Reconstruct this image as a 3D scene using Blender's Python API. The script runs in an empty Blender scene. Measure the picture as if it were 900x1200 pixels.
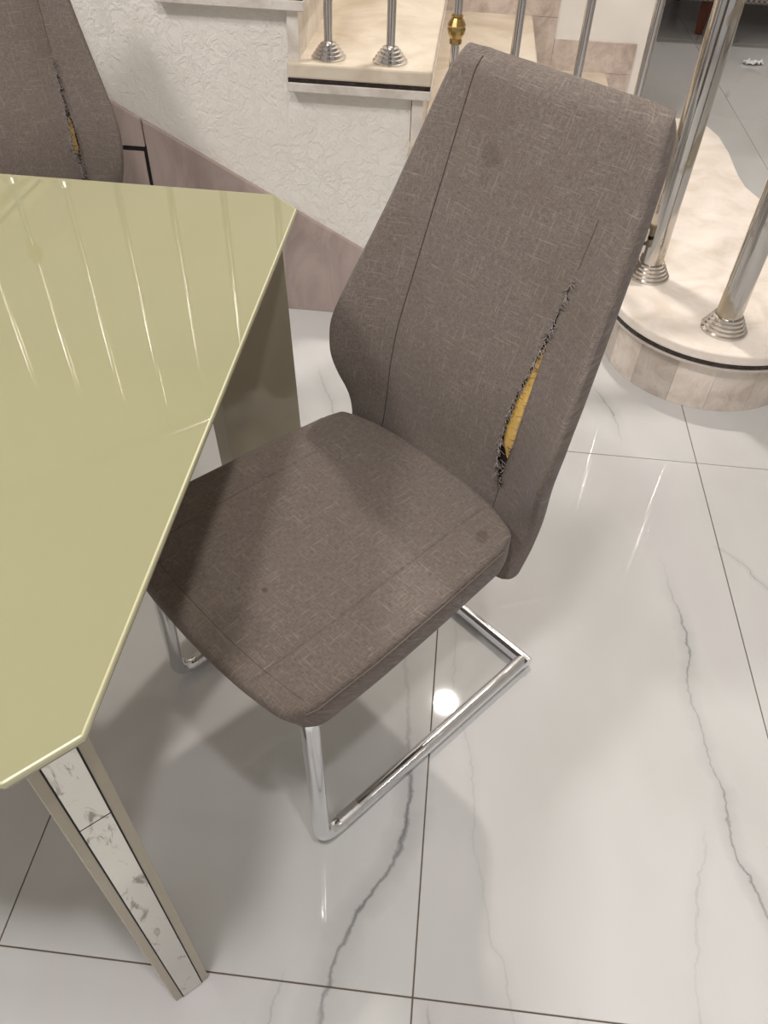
import bpy, bmesh, math, random
from mathutils import Vector, Matrix
R = math.radians
random.seed(7)
SC = bpy.context.scene
COL = SC.collection

# ------------------------------------------------------------------ camera, world, lamps, exposure
CAM_H = 1.257
cam_d = bpy.data.cameras.new('camera')
cam = bpy.data.objects.new('camera', cam_d)
COL.objects.link(cam)
SC.camera = cam
PITCH, ROLL, YAW, FPX = 0.805215304, 0.0453575827, -0.0704033163, 912.766
cam_d.sensor_fit = 'VERTICAL'
cam_d.sensor_height = 36.0
cam_d.lens = FPX / 1200.0 * 36.0
cam_d.clip_start = 0.02
fw = Vector((math.sin(YAW) * math.cos(PITCH), math.cos(YAW) * math.cos(PITCH), -math.sin(PITCH)))
rt0 = Vector((math.cos(YAW), -math.sin(YAW), 0))
up0 = rt0.cross(fw)
rt = math.cos(ROLL) * rt0 + math.sin(ROLL) * up0
up = -math.sin(ROLL) * rt0 + math.cos(ROLL) * up0
m3 = Matrix((rt, up, -fw)).transposed()
cam.matrix_world = Matrix.Translation((0, 0, CAM_H)) @ m3.to_4x4()

vs = SC.view_settings
SC.display_settings.display_device = 'sRGB'
vs.view_transform = 'Standard'
vs.look = 'None'
vs.gamma = 1.0
vs.use_curve_mapping = False
vs.exposure = 0.25

world = bpy.data.worlds.new('world')
SC.world = world
world.use_nodes = True
bg = world.node_tree.nodes['Background']
bg.inputs[0].default_value = (1.0, 0.965, 0.965, 1)
bg.inputs[1].default_value = 0.37

CEIL_Z = 2.8
LAMPS = [  # x, y, watts, colour, diameter: recessed ceiling spots of the room plus added fill lamps
    (0.24, 2.38, 25.0, (1.0, 0.935, 0.875), 0.115),
    (0.28, -0.12, 9.5, (1.0, 0.97, 0.97), 0.115),
    (-1.55, 0.35, 25.0, (1.0, 0.97, 0.97), 0.42),  # left lamp, widened to soften the shadows it casts
    (2.30, 0.35, 2.5, (1.0, 0.97, 0.97), 0.115),
    (-0.32, -0.06, 17.5, (1.0, 0.97, 0.97), 0.24),  # added fill lamp, brightens the floor in front of the table
    (2.30, 5.70, 20.0, (1.0, 0.95, 0.93), 0.115),  # added fill lamp, brightens the far floor and the bottom step
]
for i, (x, y, w, c, dia) in enumerate(LAMPS):
    ld = bpy.data.lights.new('ceiling_spot_or_fill', 'AREA')
    ld.shape = 'DISK'
    ld.size = dia
    ld.energy = w
    ld.color = c
    lo = bpy.data.objects.new('ceiling_spot_or_fill', ld)
    lo.location = (x, y, CEIL_Z - 0.03)
    COL.objects.link(lo)


# ------------------------------------------------------------------ helpers
def lin(r, g, b):
    def f(v):
        v /= 255.0
        return v / 12.92 if v <= 0.04045 else ((v + 0.055) / 1.055) ** 2.4
    return (f(r), f(g), f(b), 1.0)


def tag(o, label=None, cat=None, group=None, kind=None):
    if label: o['label'] = label
    if cat: o['category'] = cat
    if group: o['group'] = group
    if kind: o['kind'] = kind
    return o


def empty(name, loc=(0, 0, 0), rz=0.0):
    o = bpy.data.objects.new(name, None)
    o.empty_display_size = 0.1
    o.location = loc
    o.rotation_euler = (0, 0, rz)
    COL.objects.link(o)
    return o


def link_mesh(name, me, mat=None, parent=None, smooth=False):
    o = bpy.data.objects.new(name, me)
    COL.objects.link(o)
    if mat: me.materials.append(mat)
    if parent: o.parent = parent
    if smooth:
        for p in me.polygons: p.use_smooth = True
    return o


def obj(name, bm, mat=None, parent=None, smooth=False):
    bmesh.ops.recalc_face_normals(bm, faces=bm.faces[:])
    me = bpy.data.meshes.new(name)
    bm.to_mesh(me)
    bm.free()
    o = link_mesh(name, me, mat, parent, smooth)
    if smooth: me.set_sharp_from_angle(angle=R(38))
    return o


def add_box(bm, lo, hi, bev=0.0, seg=1, mx=None):
    r = bmesh.ops.create_cube(bm, size=1.0)
    vs_ = r['verts']
    c = [(a + b) / 2 for a, b in zip(lo, hi)]
    s = [b - a for a, b in zip(lo, hi)]
    for v in vs_:
        v.co = Vector((c[0] + v.co.x * s[0], c[1] + v.co.y * s[1], c[2] + v.co.z * s[2]))
    if bev > 0:
        es = {e for v in vs_ for e in v.link_edges}
        rr = bmesh.ops.bevel(bm, geom=list(es), offset=bev, segments=seg, affect='EDGES', profile=0.5)
        vs_ = [v for v in {v for f in rr['faces'] for v in f.verts} | {v for v in vs_ if v.is_valid}]
    if mx is not None:
        bmesh.ops.transform(bm, matrix=mx, verts=vs_)
    return bm


def box(name, lo, hi, mat, parent=None, bev=0.0, seg=1, mx=None):
    bm = bmesh.new()
    add_box(bm, lo, hi, bev, seg, mx)
    return obj(name, bm, mat, parent)


def add_lathe(bm, prof, base=(0, 0, 0), n=32, axis=None):
    """prof: list of (r, z)."""
    base = Vector(base)
    rings = []
    for r, z in prof:
        ring = []
        for k in range(n):
            a = 2 * math.pi * k / n
            p = Vector((r * math.cos(a), r * math.sin(a), z))
            if axis is not None: p = axis @ p
            ring.append(bm.verts.new(base + p))
        rings.append(ring)
    for a, b in zip(rings, rings[1:]):
        for k in range(n):
            bm.faces.new((a[k], a[(k + 1) % n], b[(k + 1) % n], b[k]))
    if prof[0][0] > 1e-6: bm.faces.new(rings[0][::-1])
    if prof[-1][0] > 1e-6: bm.faces.new(rings[-1])
    return bm


def add_tube(bm, pts, r, n=16, cap=True, up_hint=Vector((0.13, 0.31, 0.94))):
    pts = [Vector(p) for p in pts]
    rings = []
    prev = None
    for i, p in enumerate(pts):
        if i == 0: t = pts[1] - p
        elif i == len(pts) - 1: t = p - pts[i - 1]
        else:
            t = (pts[i + 1] - p).normalized() + (p - pts[i - 1]).normalized()
        t.normalize()
        if prev is None:
            a = t.cross(up_hint).normalized()
        else:
            a = prev - t * prev.dot(t)
            a.normalize()
        prev = a
        b = t.cross(a)
        sc = 1.0
        if 0 < i < len(pts) - 1:
            d1 = (pts[i] - pts[i - 1]).normalized()
            sc = 1.0 / max(0.5, t.dot(d1))
        rr = r[i] if isinstance(r, (list, tuple)) else r
        ring = []
        bend = None
        if sc > 1.02:
            d1 = (pts[i] - pts[i - 1]).normalized(); d2 = (pts[i + 1] - pts[i]).normalized()
            bend = (d2 - d1).normalized()
        for k in range(n):
            an = 2 * math.pi * k / n
            o = a * math.cos(an) * rr + b * math.sin(an) * rr
            if bend is not None:
                o += bend * o.dot(bend) * (sc - 1)
            ring.append(bm.verts.new(p + o))
        rings.append(ring)
    for A, B in zip(rings, rings[1:]):
        for k in range(n):
            bm.faces.new((A[k], A[(k + 1) % n], B[(k + 1) % n], B[k]))
    if cap:
        bm.faces.new(rings[0][::-1])
        bm.faces.new(rings[-1])
    return bm


def add_prism(bm, poly, z0, z1, axis='z'):
    """extrude a polygon; axis z: poly is (x,y); axis y: poly is (x,z) between y=z0 and y=z1."""
    if axis == 'z':
        a = [bm.verts.new((x, y, z0)) for x, y in poly]
        b = [bm.verts.new((x, y, z1)) for x, y in poly]
    else:
        a = [bm.verts.new((x, z0, y)) for x, y in poly]
        b = [bm.verts.new((x, z1, y)) for x, y in poly]
    n = len(poly)
    fa = bm.faces.new(a[::-1]); fb = bm.faces.new(b)
    for k in range(n):
        bm.faces.new((a[k], a[(k + 1) % n], b[(k + 1) % n], b[k]))
    return fa, fb


def bevel_mod(o, w, seg=2, ang=30):
    m = o.modifiers.new('bevel', 'BEVEL')
    m.width = w
    m.segments = seg
    m.limit_method = 'ANGLE'
    m.angle_limit = R(ang)
    return o


def interp(tab, x):
    """tab sorted by first entry; returns linear interpolation of remaining entries."""
    if x <= tab[0][0]: return tab[0][1:]
    for a, b in zip(tab, tab[1:]):
        if x <= b[0]:
            t = (x - a[0]) / (b[0] - a[0])
            t = t
            return tuple(p + (q - p) * t for p, q in zip(a[1:], b[1:]))
    return tab[-1][1:]


def smooth_tab(tab, n=60, k=2):
    lo, hi = tab[0][0], tab[-1][0]
    rows = [(lo + (hi - lo) * i / n,) + interp(tab, lo + (hi - lo) * i / n) for i in range(n + 1)]
    for _ in range(k):
        rows = [rows[0]] + [tuple([rows[i][0]] + [(rows[i - 1][j] + 2 * rows[i][j] + rows[i + 1][j]) / 4 for j in range(1, len(rows[i]))]) for i in range(1, n)] + [rows[-1]]
    return rows


# ------------------------------------------------------------------ node helper
class NT:
    def __init__(self, name):
        self.m = bpy.data.materials.new(name)
        self.m.use_nodes = True
        self.t = self.m.node_tree
        self.b = self.t.nodes['Principled BSDF']

    def n(self, ty, **kw):
        nd = self.t.nodes.new(ty)
        for k, v in kw.items():
            if isinstance(v, (int, float, str, bool)) and hasattr(nd, k):
                setattr(nd, k, v)
        return nd

    def set(self, sock, v):
        if hasattr(v, 'is_linked') or hasattr(v, 'links'):
            self.t.links.new(v, sock)
        else:
            sock.default_value = v

    def math(self, op, a, b=None, c=None, clamp=False):
        nd = self.t.nodes.new('ShaderNodeMath')
        nd.operation = op
        nd.use_clamp = clamp
        self.set(nd.inputs[0], a)
        if b is not None: self.set(nd.inputs[1], b)
        if c is not None: self.set(nd.inputs[2], c)
        return nd.outputs[0]

    def mix(self, f, a, b, blend='MIX'):
        nd = self.t.nodes.new('ShaderNodeMix')
        nd.data_type = 'RGBA'
        nd.blend_type = blend
        self.set(nd.inputs[0], f)
        self.set(nd.inputs[6], a)
        self.set(nd.inputs[7], b)
        return nd.outputs[2]

    def ramp(self, f, stops):
        nd = self.t.nodes.new('ShaderNodeValToRGB')
        els = nd.color_ramp.elements
        while len(els) < len(stops): els.new(0.5)
        for e, (p, c) in zip(els, stops):
            e.position = p
            e.color = c if len(c) == 4 else (*c, 1)
        self.set(nd.inputs[0], f)
        return nd.outputs[0]

    def noise(self, vec, scale, detail=4, rough=0.55, dist=0.0, out=0):
        nd = self.t.nodes.new('ShaderNodeTexNoise')
        nd.inputs['Scale'].default_value = scale
        nd.inputs['Detail'].default_value = detail
        nd.inputs['Roughness'].default_value = rough
        nd.inputs['Distortion'].default_value = dist
        if vec is not None: self.t.links.new(vec, nd.inputs['Vector'])
        return nd.outputs[out]

    def mapping(self, vec, scale=(1, 1, 1), loc=(0, 0, 0), rot=(0, 0, 0)):
        nd = self.t.nodes.new('ShaderNodeMapping')
        nd.inputs['Location'].default_value = loc
        nd.inputs['Rotation'].default_value = rot
        nd.inputs['Scale'].default_value = scale
        self.t.links.new(vec, nd.inputs['Vector'])
        return nd.outputs[0]

    def pos(self):
        return self.t.nodes.new('ShaderNodeNewGeometry').outputs['Position']

    def objco(self):
        return self.t.nodes.new('ShaderNodeTexCoord').outputs['Object']

    def uv(self):
        return self.t.nodes.new('ShaderNodeTexCoord').outputs['UV']

    def sep(self, v):
        nd = self.t.nodes.new('ShaderNodeSeparateXYZ')
        self.t.links.new(v, nd.inputs[0])
        return nd.outputs

    def rnd(self):
        return self.t.nodes.new('ShaderNodeObjectInfo').outputs['Random']

    def bump(self, h, strength=0.3, dist=0.01):
        nd = self.t.nodes.new('ShaderNodeBump')
        nd.inputs['Strength'].default_value = strength
        nd.inputs['Distance'].default_value = dist
        self.t.links.new(h, nd.inputs['Height'])
        self.t.links.new(nd.outputs[0], self.b.inputs['Normal'])

    def P(self, **kw):
        for k, v in kw.items():
            self.set(self.b.inputs[k.replace('_', ' ')], v)
        return self


def simple(name, col, rough=0.5, metal=0.0, **kw):
    t = NT(name)
    t.P(Base_Color=col, Roughness=rough, Metallic=metal, **kw)
    return t.m


# ------------------------------------------------------------------ materials
def mat_floor_tile():
    t = NT('polished_white_marble_tile')
    p = t.pos()
    s = t.sep(p)
    rn = t.rnd()
    # cloudy base
    comb = t.t.nodes.new('ShaderNodeCombineXYZ')
    t.set(comb.inputs[0], t.math('MULTIPLY', rn, 37.0))
    t.set(comb.inputs[1], t.math('MULTIPLY', rn, 91.0))
    add = t.t.nodes.new('ShaderNodeVectorMath'); add.operation = 'ADD'
    t.t.links.new(p, add.inputs[0]); t.t.links.new(comb.outputs[0], add.inputs[1])
    q = add.outputs[0]
    cloud = t.noise(t.mapping(q, (1.6, 0.8, 1)), 1.7, 3, 0.55)
    base = t.ramp(cloud, [(0.3, lin(202, 202, 198)), (0.55, lin(213, 212, 209)), (0.75, lin(209, 205, 205))])
    wig = t.math('SUBTRACT', t.noise(p, 26, 4, 0.6), 0.5)
    wig2 = t.math('SUBTRACT', t.noise(p, 5, 2, 0.5), 0.5)
    patch = t.noise(p, 16, 3, 0.6)
    veins = [  # points (y, x, strength), ordered by y; width
        ([(0.20, -0.075, .55), (0.279, -0.068, .8), (0.324, -0.056, .8), (0.385, -0.032, .95), (0.452, 0.006, .8), (0.522, 0.025, 1), (0.573, 0.026, .9), (0.641, 0.018, .5), (0.74, 0.007, .25), (0.85, -0.007, .25), (0.93, -0.01, 0)], 0.0062, 0.85),
        ([(0.36, 0.60, .3), (0.436, 0.579, .85), (0.49, 0.566, 1), (0.562, 0.547, .8), (0.627, 0.553, .9), (0.671, 0.54, .6), (0.752, 0.533, .6), (0.83, 0.524, .55), (0.865, 0.532, .9), (0.958, 0.541, 1), (1.064, 0.526, .35), (1.16, 0.52, 0)], 0.0036, 0.7),
        ([(0.20, 0.205, .2), (0.286, 0.187, .5), (0.333, 0.179, .5), (0.349, 0.164, .6), (0.394, 0.156, .35), (0.461, 0.14, .3), (0.562, 0.128, .5), (0.63, 0.126, .5), (0.692, 0.109, .4), (0.732, 0.085, .25), (0.804, 0.088, .5), (0.922, 0.088, .4), (1.02, 0.09, 0)], 0.0026, 0.4),
        ([(0.20, 0.44, .8), (0.245, 0.447, .8), (0.262, 0.452, .5), (0.305, 0.452, .3), (0.394, 0.466, .35), (0.468, 0.48, .5), (0.522, 0.499, .35), (0.58, 0.51, 0)], 0.0030, 0.5),
        ([(1.49, -0.23, .0), (1.52, -0.243, .8), (1.58, -0.262, .6), (1.669, -0.302, .5), (1.74, -0.32, 0)], 0.0036, 0.6),
        ([(1.50, 0.475, 0), (1.566, 0.473, .35), (1.633, 0.465, .9), (1.70, 0.442, .7), (1.726, 0.429, .35), (1.76, 0.42, 0)], 0.0042, 0.6),
        ([(1.03, 0.765, .6), (1.091, 0.732, .7), (1.12, 0.71, .9), (1.145, 0.70, .6), (1.194, 0.651, .5), (1.20, 0.64, 0)], 0.0022, 0.6),
        ([(0.18, 0.27, .6), (0.22, 0.278, .7), (0.262, 0.283, .4), (0.29, 0.285, 0)], 0.0028, 0.5),
        ([(0.18, -0.15, .5), (0.229, -0.143, .6), (0.272, -0.134, .4), (0.29, -0.13, 0)], 0.003, 0.5),
        ([(0.19, 0.012, 0), (0.21, 0.085, .3), (0.235, 0.077, .8), (0.26, 0.075, .4), (0.272, 0.075, 0)], 0.003, 0.55),
    ]
    col = base
    for pts, wd, dk in veins:
        y0, y1 = pts[0][0], pts[-1][0]
        x0 = min(a[1] for a in pts) - 0.02
        x1 = max(a[1] for a in pts) + 0.02
        yn = t.math('DIVIDE', t.math('SUBTRACT', s[1], y0), y1 - y0)
        outs = []
        for which in (0, 1):
            fc = t.t.nodes.new('ShaderNodeFloatCurve')
            cv = fc.mapping.curves[0]
            tgt = [((a[0] - y0) / (y1 - y0), (a[1] - x0) / (x1 - x0) if which == 0 else a[2]) for a in pts]
            while len(cv.points) < len(tgt): cv.points.new(0.5, 0.5)
            for pt, (u, v) in zip(cv.points, tgt):
                pt.location = (u, v)
                pt.handle_type = 'AUTO_CLAMPED' if which == 0 else 'VECTOR'
            fc.mapping.update()
            t.set(fc.inputs['Value'], yn)
            outs.append(fc.outputs[0])
        xc = t.math('MULTIPLY_ADD', outs[0], x1 - x0, x0)
        dx = t.math('SUBTRACT', s[0], xc)
        dx = t.math('ADD', dx, t.math('MULTIPLY', wig, 0.024))
        ad = t.math('ABSOLUTE', dx)
        w = t.math('MULTIPLY', t.math('ADD', 0.25, t.math('MULTIPLY', patch, 1.7)), wd)
        core = t.math('SUBTRACT', 1.0, t.math('DIVIDE', ad, w), clamp=True)
        halo = t.math('MULTIPLY', t.math('SUBTRACT', 1.0, t.math('DIVIDE', ad, t.math('MULTIPLY', w, 6.0)), clamp=True), 0.28)
        inside = t.math('MULTIPLY', t.math('GREATER_THAN', yn, 0.0), t.math('LESS_THAN', yn, 1.0))
        f = t.math('MULTIPLY', t.math('MULTIPLY', t.math('MAXIMUM', core, halo), outs[1]), t.math('MULTIPLY', inside, dk), clamp=True)
        col = t.mix(f, col, lin(92, 92, 96))
    # faint veins on the other tiles, different on each
    vn = t.noise(t.mapping(q, (1.0, 0.45, 1), rot=(0, 0, 0.5)), 1.2, 2, 0.45, 0.1)
    th = t.math('ABSOLUTE', t.math('SUBTRACT', vn, 0.52))
    f = t.math('SUBTRACT', 1.0, t.math('DIVIDE', th, 0.007), clamp=True)
    msk = t.ramp(t.noise(q, 2.3, 2), [(0.5, (0, 0, 0)), (0.66, (1, 1, 1))])
    far = t.math('GREATER_THAN', s[1], 2.2)
    f = t.math('MULTIPLY', t.math('MULTIPLY', f, msk), t.math('MULTIPLY', far, 0.45))
    col = t.mix(f, col, lin(120, 120, 126))
    t.P(Base_Color=col, Roughness=0.035, IOR=1.5)
    return t.m


def mat_plaster():
    t = NT('rough_white_plaster')
    p = t.pos()
    big = t.noise(p, 5, 3)
    a = t.noise(t.mapping(p, (1, 1, 0.8)), 38, 5, 0.6, 0.5)
    ridge = t.math('SUBTRACT', 1.0, t.math('MULTIPLY', t.math('ABSOLUTE', t.math('SUBTRACT', a, 0.5)), 9.0), clamp=True)
    b = t.noise(p, 130, 3, 0.6)
    c = t.noise(t.mapping(p, (60, 60, 9)), 1.0, 3, 0.6)
    h = t.math('ADD', t.math('MULTIPLY', ridge, t.math('MULTIPLY', big, 1.1)), t.math('MULTIPLY', b, 0.35))
    h = t.math('ADD', h, t.math('MULTIPLY', c, 0.3))
    col = t.ramp(t.noise(p, 3.2, 4), [(0.35, lin(238, 232, 221)), (0.65, lin(246, 241, 231))])
    spot = t.math('SUBTRACT', t.noise(p, 14, 2), 0.72, clamp=True)
    col = t.mix(t.math('MULTIPLY', spot, 2.0, clamp=True), col, lin(214, 190, 160))
    t.P(Base_Color=col, Roughness=0.75)
    t.bump(h, 0.7, 0.0032)
    return t.m


def mat_marble(name, c1, c2, c3, rough=0.22, scale=9.0, speck=0.25, streak=None, vary=0.12):
    t = NT(name)
    p = t.pos()
    rn = t.rnd()
    if streak: p1 = t.mapping(p, streak)
    else: p1 = p
    n1 = t.noise(p1, scale, 6, 0.62, 0.7)
    n2 = t.noise(p, scale * 5, 4, 0.6)
    col = t.ramp(n1, [(0.3, c1), (0.52, c2), (0.72, c3)])
    col = t.mix(t.math('MULTIPLY', t.math('GREATER_THAN', n2, 0.63), speck), col, c1)
    v = t.math('MULTIPLY_ADD', rn, vary, 1.0 - vary / 2)
    hs = t.t.nodes.new('ShaderNodeHueSaturation')
    t.set(hs.inputs['Value'], v)
    t.set(hs.inputs['Color'], col)
    t.P(Base_Color=hs.outputs[0], Roughness=rough)
    return t.m


def mat_fabric(name='taupe_woven_fabric', spots=(), base=(110, 99, 91), dark=(85, 76, 70), light=(137, 127, 119)):
    t = NT(name)
    uv = t.uv()
    n1 = t.noise(t.mapping(uv, (900, 130, 1)), 1.0, 2, 0.6)
    n2 = t.noise(t.mapping(uv, (130, 900, 1)), 1.0, 2, 0.6)
    n3 = t.noise(uv, 1100, 2, 0.7)
    l1 = t.noise(t.mapping(uv, (420, 22, 1)), 1.0, 2, 0.6)
    l2 = t.noise(t.mapping(uv, (22, 420, 1), (3.1, 7.7, 0)), 1.0, 2, 0.6)
    wv = t.math('MULTIPLY_ADD', n3, 0.5, t.math('MULTIPLY', t.math('ADD', n1, n2), 0.5))
    col = t.ramp(wv, [(0.52, lin(*dark)), (0.74, lin(*base)), (0.96, lin(*light))])
    thr = t.math('MAXIMUM', t.math('SUBTRACT', l1, 0.59), t.math('SUBTRACT', l2, 0.59))
    thr = t.math('MULTIPLY', thr, 6.0, clamp=True)
    col = t.mix(t.math('MULTIPLY', thr, 0.42), col, lin(172, 162, 146))
    # large worn / soiled clouds
    cl = t.noise(uv, 7, 3, 0.6)
    col = t.mix(t.math('MULTIPLY', t.math('SUBTRACT', cl, 0.5, clamp=True), 1.3, clamp=True), col, lin(98, 84, 70))
    sx = t.sep(uv)
    for (x, y, r, d) in spots:
        dx = t.math('SUBTRACT', sx[0], x); dy = t.math('SUBTRACT', sx[1], y)
        dd = t.math('SQRT', t.math('ADD', t.math('MULTIPLY', dx, dx), t.math('MULTIPLY', dy, dy)))
        dd = t.math('ADD', dd, t.math('MULTIPLY', t.math('SUBTRACT', t.noise(uv, 60, 3), 0.5), r * 0.9))
        f = t.math('MULTIPLY', t.math('SUBTRACT', 1.0, t.math('DIVIDE', dd, r), clamp=True), 2.5, clamp=True)
        col = t.mix(t.math('MULTIPLY', f, d), col, lin(70, 60, 55))
    t.P(Base_Color=col, Roughness=0.95)
    t.b.inputs['Sheen Weight'].default_value = 0.25
    t.b.inputs['Sheen Roughness'].default_value = 0.4
    t.b.inputs['Sheen Tint'].default_value = lin(205, 196, 205)
    t.bump(wv, 0.35, 0.0012)
    return t.m


M = {}
M['tile'] = mat_floor_tile()
M['grout'] = simple('dark_grout', lin(112, 98, 84), 0.9)
M['plaster'] = mat_plaster()
M['white_paint'] = simple('white_wall_paint', lin(240, 236, 230), 0.6)
M['ceiling'] = simple('white_ceiling_paint', lin(238, 236, 232), 0.8)
M['tread'] = mat_marble('cream_marble', lin(198, 182, 158), lin(219, 206, 186), lin(228, 218, 201), 0.2, 5.0, 0.18)
M['step'] = mat_marble('pale_beige_marble', lin(224, 210, 194), lin(242, 231, 218), lin(248, 240, 229), 0.5, 9.0, 0.15)
M['tread_edge'] = mat_marble('pale_marble_edge', lin(196, 186, 174), lin(222, 213, 202), lin(235, 228, 218), 0.3, 12.0, 0.35)
M['drum'] = mat_marble('beige_marble_facing', lin(196, 181, 167), lin(221, 208, 195), lin(234, 224, 213), 0.3, 14.0, 0.3, None, 0.34)
M['skirting'] = mat_marble('mauve_grey_marble', lin(156, 139, 131), lin(181, 163, 155), lin(197, 180, 171), 0.28, 7.0, 0.15, (1.4, 1, 0.5))
M['back_skirt'] = mat_marble('rosy_grey_marble', lin(176, 158, 148), lin(204, 190, 180), lin(222, 210, 200), 0.3, 16.0, 0.4)
M['black_strip'] = mat_marble('black_granite_strip', lin(28, 22, 20), lin(46, 36, 33), lin(70, 58, 52), 0.25, 60.0, 0.1)
M['dark_gap'] = simple('dark_joint', lin(26, 22, 20), 0.8)


def mat_metal(name, col, rough, wear=None):
    t = NT(name)
    if wear:
        p = t.objco()
        n = t.noise(t.mapping(p, wear), 1.0, 4, 0.6)
        r = t.ramp(n, [(0.4, (rough,) * 3), (0.75, (rough + 0.14,) * 3)])
        t.P(Roughness=r)
    else:
        t.P(Roughness=rough)
    t.P(Base_Color=col, Metallic=1.0)
    return t.m


M['chrome'] = mat_metal('chrome', (0.80, 0.81, 0.83, 1), 0.07, (30, 30, 30))
M['steel'] = mat_metal('polished_stainless_steel', (0.62, 0.59, 0.56, 1), 0.12, (20, 20, 5))
M['brass'] = mat_metal('aged_brass', lin(178, 150, 98), 0.22)
M['worn_steel'] = mat_metal('worn_scratched_steel', (0.74, 0.73, 0.72, 1), 0.3, (200, 200, 200))


def mat_lacquer(name, c, rough, mottled=0.04):
    t = NT(name)
    n = t.noise(t.objco(), 3.0, 3)
    a = lin(*[v * (1 - mottled) for v in c]); b = lin(*[min(255, v * (1 + mottled)) for v in c])
    t.P(Base_Color=t.ramp(n, [(0.3, a), (0.7, b)]), Roughness=rough)
    return t.m


M['table_glass'] = mat_lacquer('sage_beige_backpainted_glass', (148, 145, 112), 0.02, 0.01)
M['table_edge'] = mat_lacquer('pale_glass_edge', (196, 192, 156), 0.3, 0.02)
M['table_lacquer'] = mat_lacquer('taupe_gloss_lacquer', (164, 154, 132), 0.12, 0.02)


def mat_post():
    t = NT('scratched_post_steel')
    p = t.objco()
    n = t.noise(t.mapping(p, (14, 14, 7)), 1.0, 3, 0.55)
    f = t.ramp(n, [(0.57, (0, 0, 0)), (0.61, (1, 1, 1))])
    sc = t.noise(t.mapping(p, (90, 90, 6)), 1.0, 3, 0.6)
    f2 = t.ramp(sc, [(0.56, (0, 0, 0)), (0.72, (1, 1, 1))])
    col = t.mix(t.math('MULTIPLY', f, 0.75), (0.60, 0.58, 0.55, 1), (0.42, 0.36, 0.26, 1))
    col = t.mix(t.math('MULTIPLY', f2, 0.5), col, (0.30, 0.27, 0.23, 1))
    t.P(Base_Color=col, Metallic=1.0, Roughness=t.ramp(f, [(0, (0.10,) * 3), (1, (0.30,) * 3)]))
    return t.m


M['post_steel'] = mat_post()


def mat_mirror():
    t = NT('tarnished_mirror')
    p = t.objco()
    n = t.noise(t.mapping(p, (60, 60, 22)), 1.0, 5, 0.65, 0.8)
    f = t.ramp(n, [(0.57, (0, 0, 0)), (0.66, (1, 1, 1))])
    t.P(Base_Color=t.mix(f, (0.64, 0.62, 0.58, 1), (0.30, 0.28, 0.25, 1)), Metallic=1.0,
        Roughness=t.ramp(f, [(0, (0.06,) * 3), (1, (0.35,) * 3)]))
    return t.m


M['mirror'] = mat_mirror()
FAB_B = mat_fabric('taupe_woven_back_fabric', [(-0.048, 0.870 * 1.06, 0.018, .28), (-0.048, 0.845 * 1.06, 0.010, .2)])
FAB_S = mat_fabric('taupe_woven_seat_fabric', [(0.157, 0.318, 0.012, .45), (0.036, 0.042, 0.0045, .6), (0.06, -0.03, 0.05, .22), (-0.05, -0.02, 0.035, .2)])
FAB_B2 = mat_fabric('taupe_woven_back_fabric_plain')
M['foam'] = mat_lacquer('yellow_foam', (222, 182, 100), 0.95, 0.10)
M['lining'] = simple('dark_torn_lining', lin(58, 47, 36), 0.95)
M['thread'] = simple('frayed_grey_thread', lin(150, 140, 134), 0.95)
M['stitch'] = simple('dark_stitching', lin(76, 66, 61), 0.95)
M['thread_dark'] = simple('frayed_dark_thread', lin(52, 44, 40), 0.95)


def mat_houndstooth():
    t = NT('grey_checked_sofa_fabric')
    ck = t.t.nodes.new('ShaderNodeTexChecker')
    ck.inputs['Scale'].default_value = 70
    ck.inputs['Color1'].default_value = lin(176, 170, 162)
    ck.inputs['Color2'].default_value = lin(104, 98, 94)
    t.t.links.new(t.objco(), ck.inputs['Vector'])
    t.P(Base_Color=ck.outputs[0], Roughness=0.95)
    return t.m


M['sofa'] = mat_houndstooth()


def mat_wood():
    t = NT('reddish_brown_wood')
    n = t.noise(t.mapping(t.objco(), (30, 30, 3)), 1.0, 4, 0.6)
    t.P(Base_Color=t.ramp(n, [(0.3, lin(84, 42, 26)), (0.7, lin(124, 66, 42))]), Roughness=0.35)
    return t.m


M['wood'] = mat_wood()
M['paper'] = simple('white_tissue_paper', lin(240, 240, 242), 0.9)
lm = NT('lit_lamp_lens')
lm.P(Base_Color=(1, 1, 1, 1), Emission_Color=(1, 0.93, 0.82, 1))
lm.b.inputs['Emission Strength'].default_value = 5.0
M['lens'] = lm.m

# ------------------------------------------------------------------ the room shell
# floor: a grout bed with single 60 x 120 cm tiles
floor = box('floor', (-3.2, -2.4, -0.06), (4.8, 6.2, -0.0025), M['grout'])
tag(floor, kind='structure')
TX, TY, TW, TL = 0.052, 0.272, 0.5995, 1.198
tile_me = None
for i in range(-5, 8):
    for j in range(-2, 6):
        x0 = TX + i * TW; y0 = TY + j * TL
        if x0 < -3.1 or x0 > 4.2 or y0 > 5.9: continue
        if tile_me is None:
            bm = bmesh.new()
            g = 0.0011
            add_box(bm, (g, g, -0.0085), (TW - g, TL - g, 0.0), 0.0007, 1)
            o = obj('tile', bm, M['tile'], floor)
            tile_me = o.data
        else:
            o = bpy.data.objects.new('tile', tile_me)
            COL.objects.link(o); o.parent = floor
        o.location = (x0, y0, 0)

ceil_o = box('ceiling', (-3.2, -2.4, CEIL_Z), (4.8, 6.2, CEIL_Z + 0.1), M['ceiling'])
tag(ceil_o, kind='structure')

RISE, RUN, R1 = 0.167, 0.295, 0.188      # R1: height of the rounded bottom step
Y_SIDE, Y_SKIRT, Y_WALL, Y_FAR = 1.978, 2.0, 2.012, 3.23


def riser_x(k): return 0.498 - (k - 2) * RUN     # front face of the riser under tread k
def nose_x(k): return riser_x(k) + 0.018


NSTEP = 12
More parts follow.
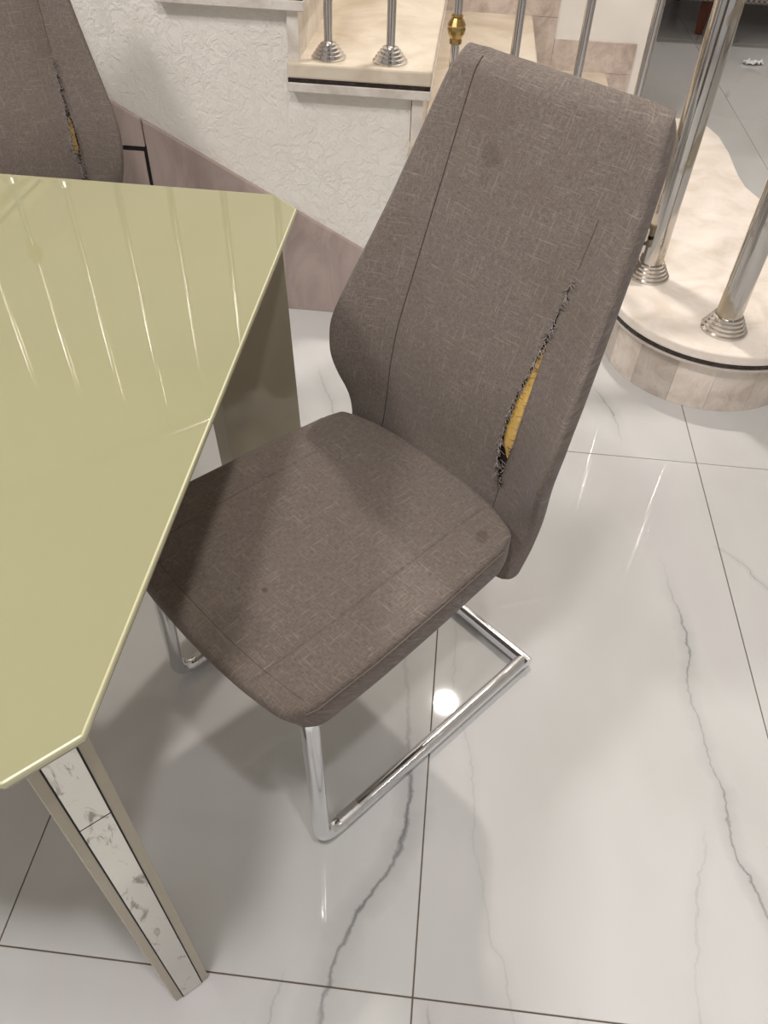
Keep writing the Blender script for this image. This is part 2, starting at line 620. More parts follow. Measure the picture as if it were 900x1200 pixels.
# plaster flank of the stair (stepped outline)
poly = [(0.50, 0.0)]
for k in range(2, NSTEP + 1):
    poly.append((riser_x(k) - 0.0285, RISE * (k - 1) - 0.0645 if k > 2 else 0.10))
    poly.append((riser_x(k) - 0.0285, RISE * k - 0.0645))
poly[0] = (riser_x(2) - 0.0285, 0.0)
poly = [poly[0]] + poly[2:]
poly.append((-3.2, RISE * NSTEP - 0.0645))
poly.append((-3.2, 0.0))
bm = bmesh.new()
add_prism(bm, poly, Y_WALL, Y_WALL + 0.12, 'y')
wall_front = obj('wall_front', bm, M['plaster'])
tag(wall_front, kind='structure')

# wall beyond the stair, ends in a free edge
wall_back = box('wall_back', (-3.2, Y_FAR, 0), (0.66, Y_FAR + 0.16, CEIL_Z), M['white_paint'])
tag(wall_back, kind='structure')
wall_far = box('wall_far', (-3.2, 6.1, 0), (4.8, 6.2, CEIL_Z), M['white_paint'])
tag(wall_far, kind='structure')
wall_right = box('wall_right', (4.7, -2.4, 0), (4.8, 6.1, CEIL_Z), M['white_paint'])
tag(wall_right, kind='structure')

# raked marble skirting along the plaster flank
base_f = empty('baseboard_front', (0, Y_SKIRT, 0))
tag(base_f, kind='structure')
SK0, SKS = 0.079, 0.535     # height at x=0, slope to the left


def sk_top(x): return SK0 - SKS * x


def skirt_piece(pts, name='skirting_panel'):
    bm = bmesh.new()
    add_prism(bm, pts, 0.0, Y_WALL - Y_SKIRT + 0.004, 'y')
    o = obj(name, bm, M['skirting'], base_f)
    bevel_mod(o, 0.0015, 1)
    return o


JX = -0.80
skirt_piece([(0.147, 0), (JX + 0.002, 0), (JX + 0.002, sk_top(JX + 0.002))])
skirt_piece([(JX - 0.002, 0.44), (JX - 0.002, sk_top(JX - 0.002)), (-1.30, sk_top(-1.30)), (-1.30, 0.44)])
skirt_piece([(JX - 0.008, 0), (JX - 0.008, 0.428), (-1.30, 0.428), (-1.30, 0)])
skirt_piece([(-1.304, 0), (-1.304, sk_top(-1.304)), (-2.1, sk_top(-2.1)), (-2.1, 0)])
bm = bmesh.new()
add_prism(bm, [(JX + 0.002, 0), (JX + 0.002, 0.44), (-1.3, 0.44), (-1.3, 0.428), (JX - 0.008, 0.428), (JX - 0.008, 0)], 0.004, 0.013, 'y')
obj('dark_joint', bm, M['dark_gap'], base_f)

# stepped marble skirting at the foot of the wall beyond
base_b = empty('baseboard_back', (0, Y_FAR, 0))
tag(base_b, kind='structure')
for k in range(2, 8):
    xr = riser_x(k) + 0.107
    xl = riser_x(k + 1) + 0.107
    bm = bmesh.new()
    add_prism(bm, [(xl, RISE * (k) - 0.0), (xr, RISE * (k) if k > 1 else 0), (xr, RISE * k + 0.10), (xl + 0.002, RISE * k + 0.10)], -0.012, 0.004, 'y')
    o = obj('skirting_panel', bm, M['back_skirt'], base_b)
    bm = bmesh.new()
    add_prism(bm, [(riser_x(k) , RISE * (k - 1)), (xr, RISE * (k - 1)), (xr, RISE * k - 0.001), (riser_x(k), RISE * k - 0.001)], -0.012, 0.004, 'y')
    obj('skirting_panel', bm, M['back_skirt'], base_b)
box('skirting_panel', (riser_x(2) + 0.109, -0.012, R1), (0.66, 0.004, RISE + 0.085), M['tread_edge'], base_b)

# ------------------------------------------------------------------ staircase
stair = empty('staircase', (0, 2.6, 0))
tag(stair, 'cream marble staircase with black-striped nosings and a rounded bottom step', 'staircase')
SY0, SY1 = Y_SIDE - 2.6, Y_FAR - 2.6 - 0.0005   # in the stair's own frame
for k in range(2, NSTEP):
    z = RISE * k
    xn, xb = nose_x(k), riser_x(k + 1) - 0.028
    y0 = SY0
    bm = bmesh.new()
    add_box(bm, (xb, y0, z - 0.034), (xn, SY1, z), 0.005, 2)
    tr = obj('tread', bm, M['tread'], stair)
    box('black_strip', (xb + 0.0015, y0 + 0.002, z - 0.043), (xn - 0.002, SY1, z - 0.034), M['black_strip'], tr)
    bm = bmesh.new()
    add_box(bm, (xb, y0, z - 0.064), (xn, SY1, z - 0.043), 0.002, 1)
    obj('lower_slab', bm, M['tread_edge'], tr)
    box('riser', (riser_x(k) - 0.026, Y_WALL - 0.016 - 2.6, RISE * (k - 1) if k > 2 else 0.001), (riser_x(k), SY1, z - 0.0642), M['tread_edge'], stair)

# rounded bottom step
CX, CY = 0.730, 1.947


def step_outline(r):
    ins = 0.291 - r
    pts = []
    for k in range(0, 41):       # from the wall side round the front to the right flank
        a = R(188) + (R(360) - R(188)) * k / 40
        pts.append((CX + r * math.cos(a), CY + r * math.sin(a)))
    xr = CX + r
    for x, y in ((1.021, 2.22), (1.021, 2.43), (1.008, 2.51), (0.982, 2.58), (0.957, 2.66), (0.953, 2.76), (0.960, 2.95), (0.954, 3.09), (0.932, 3.18), (0.895, 3.245)):
        pts.append((x - ins, y if y < 3.2 else y - ins))
    pts += [(0.70, 3.27 - ins), (0.665, 3.27 - ins), (0.665, Y_FAR - 0.002), (0.46, Y_FAR - 0.002), (0.46, 2.05), (CX + r * math.cos(R(180)), 2.05)]
    return [(x, y - 2.6) for x, y in pts]


bm = bmesh.new()
add_prism(bm, step_outline(0.291), R1 - 0.028, R1)
bot = obj('bottom_step_slab', bm, M['step'], stair)
bevel_mod(bot, 0.006, 3, 50)
bm = bmesh.new(); add_prism(bm, step_outline(0.289), R1 - 0.038, R1 - 0.028)
obj('black_strip', bm, M['black_strip'], bot)
bm = bmesh.new(); add_prism(bm, step_outline(0.288), R1 - 0.050, R1 - 0.038)
o = obj('lower_slab', bm, M['drum'], bot); bevel_mod(o, 0.003, 1, 50)
bm = bmesh.new(); add_prism(bm, step_outline(0.243), 0.0005, R1 - 0.050)
obj('step_core', bm, M['dark_gap'], stair)
# facing panels of the drum
a = R(176)
rin, rout = 0.245, 0.263
while a < R(362):
    wdt = R(23 + random.uniform(-2.5, 2.5))
    bm = bmesh.new()
    P_ = []
    for q in range(5):
        an = a + R(0.06) + (wdt - R(0.12)) * q / 4
        P_.append((CX + rout * math.cos(an), CY - 2.6 + rout * math.sin(an)))
    for q in range(4, -1, -1):
        an = a + R(0.06) + (wdt - R(0.12)) * q / 4
        P_.append((CX + rin * math.cos(an), CY - 2.6 + rin * math.sin(an)))
    add_prism(bm, P_, 0.0006, R1 - 0.0505)
    obj('facing_panel', bm, M['drum'], stair)
    a += wdt

# ------------------------------------------------------------------ railing
rail = empty('stair_railing', (0, 2.03, 0))
tag(rail, 'polished steel stair railing with thin balusters and two thick newel posts', 'railing')
HR = lambda x: 1.987 - 0.567 * (x + 0.77)
base_prof = [(0.041, 0.0), (0.041, 0.004), (0.036, 0.006), (0.0355, 0.011), (0.031, 0.013), (0.0305, 0.018), (0.0255, 0.020), (0.025, 0.025), (0.020, 0.027), (0.0195, 0.031), (0.012, 0.033), (0.0105, 0.036)]
ring_prof = [(0.0112, -0.030), (0.0145, -0.028), (0.0145, -0.022), (0.013, -0.018), (0.0195, -0.008), (0.021, 0.0), (0.0195, 0.006), (0.021, 0.009), (0.0165, 0.018), (0.0125, 0.024), (0.0145, 0.027), (0.0112, 0.031)]
bal_x = [-0.323 - 0.1475 * i for i in range(12, 0, -1)] + [-0.323, -0.177, -0.028, 0.111, 0.262, 0.410]
for n_, bx in enumerate(bal_x):
    k = 2
    while nose_x(k + 1) > bx + 0.0: k += 1
    zb = RISE * k
    bm = bmesh.new()
    add_lathe(bm, [(0.0103, zb + 0.001), (0.0103, HR(bx))], (bx, 0, 0), 20)
    b_ = obj('baluster', bm, M['steel'], rail, True)
    bm = bmesh.new(); add_lathe(bm, [(r, zb + z) for r, z in base_prof], (bx, 0, 0), 28)
    f_ = obj('base_flange', bm, M['steel'], b_, True)
    if (len(bal_x) - 1 - n_) % 4 == 3:
        bm = bmesh.new(); add_lathe(bm, [(r, zb + 0.243 + z) for r, z in ring_prof], (bx, 0, 0), 12)
        r_ = obj('collar_ring', bm, M['brass'], b_)
        r_['label'] = 'fluted gold collar ring'
post_prof = [(0.057, 0.0), (0.057, 0.006), (0.052, 0.009), (0.0515, 0.015), (0.047, 0.018), (0.0465, 0.024), (0.042, 0.027), (0.0415, 0.033), (0.037, 0.036), (0.0365, 0.041), (0.0315, 0.043)]
for (px_, py_, top) in ((0.552, 2.019, 1.232), (0.710, 1.775, 1.19)):
    bm = bmesh.new(); add_lathe(bm, [(0.0312, R1 + 0.001), (0.0312, top), (0.028, top + 0.02), (0.0, top + 0.03)], (px_, py_ - 2.03, 0), 32)
    po = obj('newel_post', bm, M['post_steel'], rail, True)
    po['label'] = 'thick scratched steel newel post'
    bm = bmesh.new(); add_lathe(bm, [(r, R1 + z) for r, z in post_prof], (px_, py_ - 2.03, 0), 36)
    obj('base_flange', bm, M['steel'], po, True)
    m_ = None
bm = bmesh.new(); add_tube(bm, [(-2.15, 0, HR(-2.15)), (0.45, 0, HR(0.45)), (0.552, -0.011, HR(0.552)), (0.62, -0.06, 1.21), (0.710, -0.255, 1.19)], 0.024, 20)
obj('handrail', bm, M['steel'], rail, True)

# ------------------------------------------------------------------ dining table
TXR, TY0, TY1, TZ = -0.218, 0.200, 1.098, 0.755
table = empty('dining_table', (-1.05, 0.65, 0))
tag(table, 'glossy sage beige dining table with clipped corners and mirror-inlaid legs', 'table')
ox, oy = 1.05, -0.65


def top_poly(ins, cut=0.04):
    x0, x1, y0, y1 = -1.88 + ins, TXR - ins, TY0 + ins, TY1 - ins
    c = cut
    p = [(x0 + c, y0), (x1 - c, y0), (x1, y0 + c), (x1, y1 - c), (x1 - c, y1), (x0 + c, y1), (x0, y1 - c), (x0, y0 + c)]
    return [(x + ox, y + oy) for x, y in p]


bm = bmesh.new(); add_prism(bm, top_poly(0), TZ - 0.008, TZ)
gt = obj('glass_top', bm, M['table_glass'], table)
gt.data.materials.append(M['table_edge'])
for p in gt.data.polygons:
    if abs(p.normal.z) < 0.5: p.material_index = 1
md = bevel_mod(gt, 0.0022, 2).modifiers[0]
md.material = 1
bm = bmesh.new(); add_prism(bm, top_poly(0.008), TZ - 0.010, TZ - 0.008)
obj('dark_joint', bm, M['dark_gap'], table)
bm = bmesh.new(); add_prism(bm, top_poly(0.005), TZ - 0.021, TZ - 0.010)
o = obj('under_top', bm, M['table_lacquer'], table); bevel_mod(o, 0.002, 2)
# legs: flat slabs standing on the diagonals, narrow mirrored face outwards
LW, LL = 0.0505, 0.14
ztop = TZ - 0.021
leg_spots = [(-0.255, 0.248, -47, 0.0), (-0.2545, 1.050, 45, 0.028), (-1.845, 1.050, 135, 0.0), (-1.845, 0.248, 225, 0.0)]
for (lx, ly, ang, lean) in leg_spots:
    rot = Matrix.Translation((lx + ox, ly + oy, 0)) @ Matrix.Rotation(R(ang), 4, 'Z') @ Matrix.Shear('XY', 4, (-lean / ztop, 0))
    rot = rot @ Matrix.Translation((lean, 0, 0)) if lean else rot
    bm = bmesh.new()
    add_box(bm, (-LL, -LW / 2, 0.001), (0.0, LW / 2, ztop), 0.0012, 1)
    bmesh.ops.transform(bm, matrix=rot, verts=bm.verts[:])
    lg = obj('leg', bm, M['table_lacquer'], table)
    for s in (-1, 1):
        box('dark_joint', (-0.003, s * 0.0145 - 0.0008, 0.002), (0.0006, s * 0.0145 + 0.0008, ztop - 0.001), M['dark_gap'], lg, mx=rot)
    for z0, z1 in ((0.002, 0.5795), (0.5812, ztop - 0.001)):
        o = box('mirror_inlay', (-0.003, -0.0136, z0), (0.0010, 0.0136, z1), M['mirror'], lg, mx=rot)
        o['label'] = 'tarnished mirror strip let into the outer face'
    box('dark_joint', (-0.003, -0.0136, 0.5795), (0.0003, 0.0136, 0.5812), M['dark_gap'], lg, mx=rot)

# ------------------------------------------------------------------ dining chairs
DELTA = smooth_tab([(0.345, 0.040), (0.40, 0.044), (0.46, 0.037), (0.50, 0.028), (0.56, 0.011), (0.62, 0.0), (0.97, 0.0)], 60, 3)
EDGE = smooth_tab([(0.350, 0.188, -0.004), (0.40, 0.190, -0.002), (0.44, 0.192, 0.004), (0.48, 0.196, 0.018), (0.52, 0.204, 0.039), (0.56, 0.210, 0.053), (0.61, 0.213, 0.058),
                   (0.66, 0.207, 0.050), (0.73, 0.195, 0.036), (0.79, 0.185, 0.025), (0.845, 0.177, 0.018), (0.90, 0.168, 0.013), (0.94, 0.160, 0.010), (0.962, 0.152, 0.010)], 80, 4)
SEAMX = 0.119
ZB0, ZB1 = 0.350, 0.962


def plane_y(z): return 0.36 + 0.354 * (z - 0.47) + interp(DELTA, z)[0]


def back_point(x, z, off=0.0):
    """front surface of the backrest, off > 0 sinks below the surface"""
    a, f = interp(EDGE, z)
    ax = abs(x)
    pil = 0.007 * max(0.0, 1 - (ax / SEAMX) ** 2)
    if ax > SEAMX:
        t = min(1.0, (ax - SEAMX) / max(1e-6, a - SEAMX))
        g = t * t * (1.6 - 0.6 * t)
        fw_ = f * g
    else:
        fw_ = pil
    groove = 0.0035 * math.exp(-((ax - SEAMX) / 0.0035) ** 2)
    top = 0.0
    if z > 0.94: top = 0.012 * ((z - 0.94) / 0.022) ** 2
    y = plane_y(z) - fw_ + groove + top + off
    return Vector((x, y, z))


def make_back(parent, tear, fab, foam=(0.15, 0.78)):
    """tear: list of (z, half width left, half width right) along the right hand seam."""
    t_lo, t_hi = tear[0][0], tear[-1][0]
    nz = 84
    zs = [ZB0 + (ZB1 - ZB0) * i / nz for i in range(nz + 1)]
    bm = bmesh.new()
    uvl = bm.loops.layers.uv.new('UVMap')
    rows = []
    th_tab = [(0.35, 0.040), (0.45, 0.044), (0.60, 0.050), (0.9, 0.046), (0.962, 0.042)]
    for z in zs:
        a, f = interp(EDGE, z)
        th = interp(th_tab, z)[0]
        wl = wr = 0.0
        if t_lo < z < t_hi: wl, wr = interp(tear, z)
        lx, rx = SEAMX - wl, SEAMX + wr
        g = 0.0045
        xs = [-a, -a + 0.006] + [-a + 0.02 + (-SEAMX - g - (-a + 0.02)) * q / 3 for q in range(4)] + [-SEAMX]
        cols = list(xs)
        inner = 11
        for q in range(inner + 1):
            cols.append(-SEAMX + g + (lx - g - (-SEAMX + g)) * q / inner)
        cols.append(lx)
        left_n = len(cols)
        right = [rx, rx + g] + [rx + g + (a - 0.02 - rx - g) * q / 3 for q in range(1, 4)] + [a - 0.006, a]
        cols += right
        front = []
        for ci, x in enumerate(cols):
            p = back_point(max(-a, min(a, x)), z)
            if ci in (0, len(cols) - 1): p.y += 0.010
            if ci in (1, len(cols) - 2): p.y += 0.0025
            if wl + wr > 0.0006 and ci in (left_n - 1, left_n):   # torn lips pucker up a little
                p.y -= 0.004 + 0.10 * (wl + wr)
            front.append(bm.verts.new(p))
        # back side
        bx = [a, a - 0.006, a - 0.03] + [a * 0.6 * (1 - 2 * q / 6) for q in range(7)] + [-a + 0.03, -a + 0.006, -a]
        bck = []
        for ci, x in enumerate(bx):
            e = back_point(max(-a, min(a, x)), z)
            yy = plane_y(z) - (f * min(1.0, max(0.0, (abs(x) - 0.06) / max(0.01, a - 0.06))) ** 1.3) + th
            if ci in (0, len(bx) - 1): yy -= 0.012
            if ci in (1, len(bx) - 2): yy -= 0.003
            if z > 0.94: yy -= 0.012 * ((z - 0.94) / 0.022) ** 2
            bck.append(bm.verts.new((x, yy, z)))
        rows.append((front, bck, left_n, wl + wr))
    def quad(a_, b_, c_, d_):
        if len({a_, b_, c_, d_}) == 4: bm.faces.new((a_, b_, c_, d_))
    for (f0, b0, ln, w0), (f1, b1, _, w1) in zip(rows, rows[1:]):
        torn = w0 > 0.0006 or w1 > 0.0006
        for q in range(len(f0) - 1):
            if q == ln - 1 and torn: continue
            quad(f0[q], f0[q + 1], f1[q + 1], f1[q])
        quad(f0[-1], b0[0], b1[0], f1[-1])
        for q in range(len(b0) - 1): quad(b0[q], b0[q + 1], b1[q + 1], b1[q])
        quad(b0[-1], f0[0], f1[0], b1[-1])
    # weld the untorn part of the split seam
    weld = {}
    for (f0, b0, ln, w0) in rows:
        if w0 <= 0.0006: weld[f0[ln]] = f0[ln - 1]
    # close top and bottom
    ft, bt = rows[-1][0], rows[-1][1]
    cap_z = ZB1 + 0.005
    caps = []
    nf = len(ft)
    ridge = []
    for q, v in enumerate(ft):
        x = v.co.x
        ridge.append(bm.verts.new((x * 0.985, (v.co.y + plane_y(ZB1) + 0.028) / 2, cap_z)))
    for q in range(nf - 1):
        quad(ft[q], ft[q + 1], ridge[q + 1], ridge[q])
    for q in range(nf - 1):
        pass
    # stitch ridge to the back row (different counts): fan by nearest
    rb = bt[::-1]           # left to right
    i = j = 0
    while i < nf - 1 or j < len(rb) - 1:
        if j == len(rb) - 1 or (i < nf - 1 and ridge[i + 1].co.x <= rb[j + 1].co.x):
            bm.faces.new((ridge[i], ridge[i + 1], rb[j])); i += 1
        else:
            bm.faces.new((ridge[i], rb[j + 1], rb[j])); j += 1
    bm.faces.new((ft[0], ridge[0], rb[0])); bm.faces.new((ft[-1], rb[-1], ridge[-1]))
    fb, bb = rows[0][0], rows[0][1]
    bm.faces.new(fb + bb)
    bmesh.ops.weld_verts(bm, targetmap=weld)
    bmesh.ops.recalc_face_normals(bm, faces=bm.faces[:])
    for fc in bm.faces:
        for lp in fc.loops:
            lp[uvl].uv = (lp.vert.co.x + math.copysign(1, lp.vert.co.x) * max(0.0, lp.vert.co.y - plane_y(lp.vert.co.z) - 0.004) , lp.vert.co.z * 1.06)
    bk = obj('backrest', bm, fab, parent, True)
    sm = bk.modifiers.new('subdivision', 'SUBSURF'); sm.levels = 1; sm.render_levels = 1
    # torn opening: dark lining just under the lips, yellow foam in its middle
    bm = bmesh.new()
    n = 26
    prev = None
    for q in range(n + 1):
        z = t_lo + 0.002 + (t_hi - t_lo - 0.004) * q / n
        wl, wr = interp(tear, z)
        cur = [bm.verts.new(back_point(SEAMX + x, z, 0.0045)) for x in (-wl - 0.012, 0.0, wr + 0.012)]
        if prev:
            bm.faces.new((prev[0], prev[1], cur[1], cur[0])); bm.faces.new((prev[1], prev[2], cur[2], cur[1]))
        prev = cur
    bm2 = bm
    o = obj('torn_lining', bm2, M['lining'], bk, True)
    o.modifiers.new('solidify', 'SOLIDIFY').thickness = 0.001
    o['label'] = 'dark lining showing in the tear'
    bm = bmesh.new()
    span = t_hi - t_lo
    a0, a1 = t_lo + foam[0] * span, t_lo + foam[1] * span
    prev = None
    for q in range(n + 1):
        z = a0 + (a1 - a0) * q / n
        wl, wr = interp(tear, z)
        e = min(1.0, 6 * min(q, n - q) / n)
        j1, j2 = random.uniform(-.0008, .0008), random.uniform(-.0008, .0008)
        l_, r_ = SEAMX - (wl * 1.15) * e + j1, SEAMX + (wr * 0.62) * e + j2
        cur = []
        for u in range(6):
            x = l_ + (r_ - l_) * u / 5
            cur.append(bm.verts.new(back_point(x, z, 0.0025 - 0.003 * math.sin(math.pi * u / 5) * e)))
        if prev:
            for u in range(5): bm.faces.new((prev[u], prev[u + 1], cur[u + 1], cur[u]))
        prev = cur
    o = obj('foam_padding', bm, M['foam'], bk, True)
    o.modifiers.new('solidify', 'SOLIDIFY').thickness = 0.001
    o['label'] = 'yellow foam padding bulging through the tear'
    # frayed threads along the left lip, a few dark ones at the foot of the tear
    for nm, mt, cnt, dark in (('frayed_threads', 'thread', 300, False), ('dark_threads', 'thread_dark', 90, True)):
        bm = bmesh.new()
        for q in range(cnt):
            z = t_lo + (random.random() ** (2.6 if dark and q % 2 else 1.0)) * (t_hi - t_lo)
            wl, wr = interp(tear, z)
            sgn = -1 if random.random() < (0.85 if not dark else 0.8) else 1
            x = SEAMX + (-wl if sgn < 0 else wr)
            L = random.uniform(0.004, 0.012)
            st = back_point(x - 0.0 * sgn, z, -0.004 - 0.1 * (wl + wr))
            d = Vector((random.uniform(-0.2, 1.0) * (-sgn) * (1 if not dark else 1.2), random.uniform(-0.9, 0.3), random.uniform(-0.7, 0.7))).normalized()
            mid = st + d * L * 0.5 + Vector((random.uniform(-1, 1), -0.5, random.uniform(-1, 1))) * 0.001
            en = st + d * L
            add_tube(bm, [st, mid, en], [0.0005, 0.00045, 0.00025], 3, False)
        o = obj(nm, bm, M[mt], bk)
        o['kind'] = 'stuff'
    # stitched seam lines
    for s in (-1, 1):
        bm = bmesh.new()
        pts = []
        for q in range(60):
            z = 0.44 + ((0.958 if s < 0 else 0.85) - 0.44) * q / 59
            if s > 0 and t_lo - 0.005 < z < t_hi + 0.004:
                if len(pts) > 1:
                    add_tube(bm, pts, 0.0006, 4, False)
                    obj('stitched_seam', bm, M['stitch'], bk)
                    bm = bmesh.new()
                pts = []
                continue
            pts.append(back_point(s * SEAMX, z, -0.0012))
        if len(pts) > 1: add_tube(bm, pts, 0.0010 if s < 0 else 0.0005, 4, False)
        obj('stitched_seam', bm, M['stitch'], bk)
    return bk


SEAT_Z = 0.47
SV0, SV1 = -0.068, 0.394


def seat_half(v):
    tab = [(0.0, 0.198), (0.08, 0.205), (0.3, 0.206), (0.6, 0.200), (0.85, 0.193), (1.0, 0.190)]
    return interp(tab, v)[0]


def seat_point(u, v, up=1):
    """u -1..1 across, v 0..1 from front to rear"""
    hx = seat_half(v)
    y = SV0 + (SV1 - SV0) * v
    y += 0.022 * (abs(u) ** 2.4) * (1 - v) ** 2.0          # front edge bows forward in its middle
    y -= 0.034 * (abs(u) ** 3.0) * v ** 4                  # rear corners are rounded off
    cu = max(0.0, abs(u) - 0.9) / 0.1
    # plan corners rounded
    fx = 1 - 0.05 * cu * max(0.0, 1 - v / 0.06) - 0.05 * cu * max(0.0, 1 - (1 - v) / 0.08)
    s_ = min((1 - abs(u)) * hx, v * (SV1 - SV0), (1 - v) * (SV1 - SV0))
    def rnd_(s0, r):
        t = min(1.0, max(0.0, s0 / r))
        return math.sqrt(max(0.0, 1 - (1 - t) ** 2))
    vv = 2 * v - 1
    dome = 0.009 * (1 - u * u) * (1 - vv * vv)
    if up > 0:
        z = SEAT_Z - 0.020 + 0.013 * rnd_(s_, 0.013) + dome - 0.014 * max(0.0, 0.22 - v)
    else:
        y += 0.024 * max(0.0, 1 - v / 0.30) ** 2            # the cushion tucks under at its front
        z = SEAT_Z - 0.060 - 0.010 * rnd_(s_, 0.016) - 0.010 * max(0.0, 0.22 - v)
    return Vector((u * hx * fx, y, z))


def make_seat(parent):
    us = [-1, -0.988, -0.97, -0.95, -0.925, -0.89, -0.84, -0.76, -0.665, -0.645, -0.635, -0.625, -0.605, -0.5, -0.35, -0.2, -0.07]
    us = us + [0.07] + [-u for u in us[::-1]][1:]
    us = sorted(set(us))
    vs_ = [0, 0.005, 0.012, 0.022, 0.034, 0.055, 0.09, 0.14, 0.2, 0.28, 0.36, 0.45, 0.54, 0.63, 0.72, 0.8, 0.87, 0.92, 0.95, 0.968, 0.98, 0.989, 0.996, 1.0]
    bm = bmesh.new()
    uvl = bm.loops.layers.uv.new('UVMap')
    grids = []
    for upd in (1, -1):
        g = []
        for v in vs_:
            row = []
            for u in us:
                p = seat_point(u, v, upd)
                if upd > 0 and abs(abs(u) - 0.635) < 0.004 and 0.02 < v < 0.98: p.z -= 0.003
                row.append(bm.verts.new(p))
            g.append(row)
        grids.append(g)
    for gi, g in enumerate(grids):
        for i in range(len(vs_) - 1):
            for j in range(len(us) - 1):
                bm.faces.new((g[i][j], g[i][j + 1], g[i + 1][j + 1], g[i + 1][j]))
    top, low = grids
    def rim(g):
        return g[0][:] + [r[-1] for r in g[1:]] + g[-1][-2::-1] + [r[0] for r in g[-2:0:-1]]
    ra, rb_ = rim(top), rim(low)
    for q in range(len(ra)):
        bm.faces.new((ra[q], ra[(q + 1) % len(ra)], rb_[(q + 1) % len(ra)], rb_[q]))
    bmesh.ops.recalc_face_normals(bm, faces=bm.faces[:])
    for fc in bm.faces:
        for lp in fc.loops:
            lp[uvl].uv = (lp.vert.co.x, lp.vert.co.y + lp.vert.co.z - 0.47)
    st = obj('seat', bm, FAB_S, parent, True)
    sm = st.modifiers.new('subdivision', 'SUBSURF'); sm.levels = 1; sm.render_levels = 1
    bm = bmesh.new()
    bm.free()
    for s in (-1, 1):
        bm = bmesh.new()
        add_tube(bm, [seat_point(s * 0.997, 0.05 + 0.86 * q / 24) + Vector((s * 0.0005, 0, 0.001)) for q in range(25)], 0.0010, 5, False)
        obj('piping', bm, FAB_S, st)
    for s in (-1, 1):
        bm = bmesh.new()
        add_tube(bm, [seat_point(s * 0.635, 0.04 + 0.92 * q / 30) + Vector((0, 0, -0.0028)) for q in range(31)], 0.0006, 4, False)
        obj('stitched_seam', bm, M['stitch'], st)
    bm = bmesh.new()
    add_tube(bm, [seat_point(-0.93 + 1.86 * q / 30, 0.075) + Vector((0, 0, -0.0002)) for q in range(31)], 0.0004, 4, False)
    obj('stitched_seam', bm, M['stitch'], st)
    return st


FHW, FD, TR = 0.203, 0.492, 0.0128
UPX = 0.02          # upholstery sits a little off the frame's middle


def arc(c, a, b, r, n=6):
    """fillet between directions a and b at corner c"""
    a = Vector(a).normalized(); b = Vector(b).normalized(); c = Vector(c)
    out = []
    p0 = c + a * r; p2 = c + b * r
    for i in range(n + 1):
        t = i / n
        out.append((1 - t) ** 2 * p0 + 2 * t * (1 - t) * c + t * t * p2)
    return out


def make_frame(parent):
    z0 = TR + 0.003
    for s in (-1, 1):
        bm = bmesh.new()
        x = s * FHW
        xt = x * 0.97 if s > 0 else x * 0.84
        xi = x * 0.74
        pts = [(xi, 0.30, 0.388)]
        pts += arc((xt, -0.004, 0.394), (xi - xt, 0.304, -0.006), (x - xt, 0.004, -0.394 + z0), 0.018)
        pts += arc((x, 0.0, z0), (xt - x, -0.004, 0.394 - z0), (0, 1, 0), 0.038, 8)
        pts += [(x, FD, z0)]
        add_tube(bm, pts, TR, 18)
        side = obj('frame_side', bm, M['chrome'], parent, True)
        if True:
            bm = bmesh.new()
            add_tube(bm, [(x, 0.035, z0 + 0.0004), (x, 0.05, z0 + 0.0004), (x, 0.075, z0 + 0.0004)], [TR * 0.99, TR * 1.015, TR * 0.99], 16)
            w_ = obj('worn_patch', bm, M['worn_steel'], side, True)
            w_['label'] = 'scuffed patch on the floor tube'
        box('foot_pad', (x - 0.008, FD - 0.03, 0.0004), (x + 0.008, FD + 0.005, z0 - TR * 0.8), M['dark_gap'], side)
        box('foot_pad', (x - 0.008, 0.06, 0.0004), (x + 0.008, 0.09, z0 - TR * 0.8), M['dark_gap'], side)
    bm = bmesh.new()
    add_tube(bm, [(-FHW - TR * 0.9, FD, z0), (FHW + TR * 0.9, FD, z0)], TR, 18)
    obj('rear_floor_bar', bm, M['chrome'], parent, True)
    bm = bmesh.new()
    add_tube(bm, [(-FHW * 0.76, 0.25, 0.388), (FHW * 0.76, 0.25, 0.388)], TR * 0.8, 12)
    obj('seat_crossbar', bm, M['chrome'], parent, True)


def make_chair(loc, rz, tear, label, fab, foam):
    t = empty('dining_chair', (loc[0], loc[1], 0), rz)
    tag(t, label, 'chair', 'taupe cantilever dining chairs')
    make_frame(t)
    s = make_seat(t); s.location.x = UPX
    b = make_back(t, tear, fab, foam); b.location.x = UPX
    return t


make_chair((-0.107 - 0.755 * FHW, 0.470 + 0.655 * FHW, 0), math.atan2(-0.655, 0.755),
           [(0.492, 0.0, 0.0), (0.505, 0.003, 0.001), (0.53, 0.008, 0.0055), (0.56, 0.0115, 0.0095), (0.60, 0.011, 0.0105), (0.64, 0.0085, 0.0085), (0.68, 0.005, 0.0045), (0.71, 0.0025, 0.001), (0.75, 0.0015, 0.0003), (0.785, 0.0, 0.0)],
           'taupe fabric chair seen whole, yellow foam bulging from its torn backrest', FAB_B, (0.14, 0.78))
make_chair((-0.733, 1.231, 0), R(29.9),
           [(0.50, 0.0, 0.0), (0.52, 0.0015, 0.001), (0.545, 0.0045, 0.003), (0.575, 0.009, 0.006), (0.605, 0.007, 0.006), (0.64, 0.0045, 0.003), (0.68, 0.003, 0.001), (0.73, 0.0, 0.0)],
           'taupe fabric chair half hidden behind the table\'s far edge, narrow tear', FAB_B2, (0.24, 0.55))

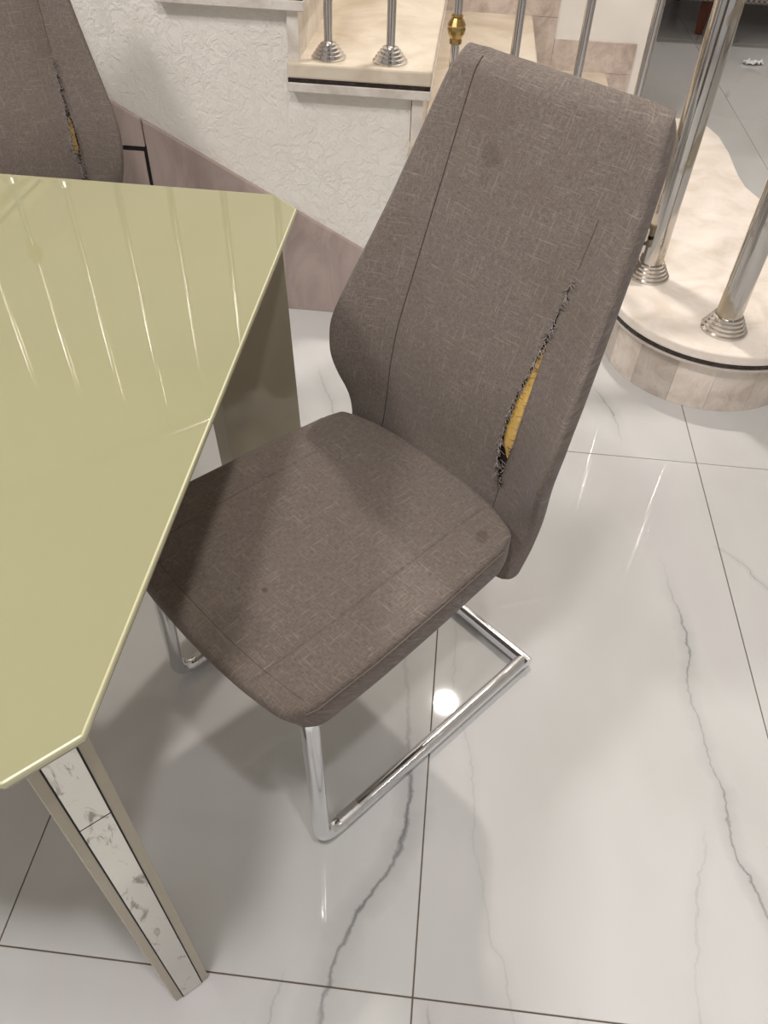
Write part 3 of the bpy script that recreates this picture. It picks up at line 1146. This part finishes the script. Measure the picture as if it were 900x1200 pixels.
# ------------------------------------------------------------------ sofa far behind, tissue on the floor
sofa = empty('sofa', (1.9, 5.55, 0))
tag(sofa, 'grey checked sofa on dark wooden legs, its bottom edge far behind the posts', 'sofa')
box('seat_base', (-0.98, -0.45, 0.175), (1.0, 0.45, 0.36), M['sofa'], sofa, 0.02, 2)
for i in range(2):
    o = box('seat_cushion', (-0.80 + i * 0.81, -0.44, 0.36), (-0.01 + i * 0.81, 0.28, 0.50), M['sofa'], sofa, 0.04, 3)
for x0 in (-0.98, 0.82):
    box('armrest', (x0, -0.45, 0.36), (x0 + 0.18, 0.26, 0.64), M['sofa'], sofa, 0.04, 3)
box('backrest', (-0.98, 0.26, 0.36), (1.0, 0.45, 0.90), M['sofa'], sofa, 0.05, 3)
for lx, ly in ((-0.60, -0.36), (0.85, -0.36), (-0.60, 0.38), (0.85, 0.38)):
    bm = bmesh.new()
    add_lathe(bm, [(0.020, 0.0005), (0.034, 0.178)], (lx, ly, 0), 4)
    obj('leg', bm, M['wood'], sofa)

bm = bmesh.new()
bmesh.ops.create_grid(bm, x_segments=9, y_segments=5, size=0.5)
rnd = random.Random(4)
for v in bm.verts:
    v.co = Vector((v.co.x * 0.11 * (1 - 0.3 * abs(v.co.y)) + rnd.uniform(-.004, .004), v.co.y * 0.065 * (1 - 0.6 * abs(v.co.x)) + rnd.uniform(-.004, .004), 0.001 + abs(rnd.gauss(0.006, 0.006))))
tis = obj('crumpled_tissue', bm, M['paper'], None, True)
tis.location = (1.497, 4.70, 0.001)
tis.rotation_euler = (0, 0, 0.2)
tis.modifiers.new('solidify', 'SOLIDIFY').thickness = 0.0008
tag(tis, 'scrap of crumpled white tissue lying on the far floor tiles', 'tissue')

# ------------------------------------------------------------------ housings of the recessed ceiling spots and of the added fill lamps
for (x, y, w, c, dia) in LAMPS:
    hr = dia / 2 + 0.003
    t = empty('spot_or_fill_housing', (x, y, CEIL_Z))
    tag(t, 'round ceiling spot or added fill lamp with a white rim, unseen above the frame', 'ceiling light', 'recessed ceiling spots')
    bm = bmesh.new(); add_lathe(bm, [(hr, -0.001), (hr, -0.012), (hr + 0.02, -0.008), (hr + 0.02, -0.001)], (0, 0, 0), 32)
    obj('rim', bm, M['white_paint'], t, True)
    bm = bmesh.new(); add_lathe(bm, [(hr - 0.002, -0.004), (hr - 0.002, -0.014)], (0, 0, 0), 32)
    obj('lens', bm, M['lens'], t)
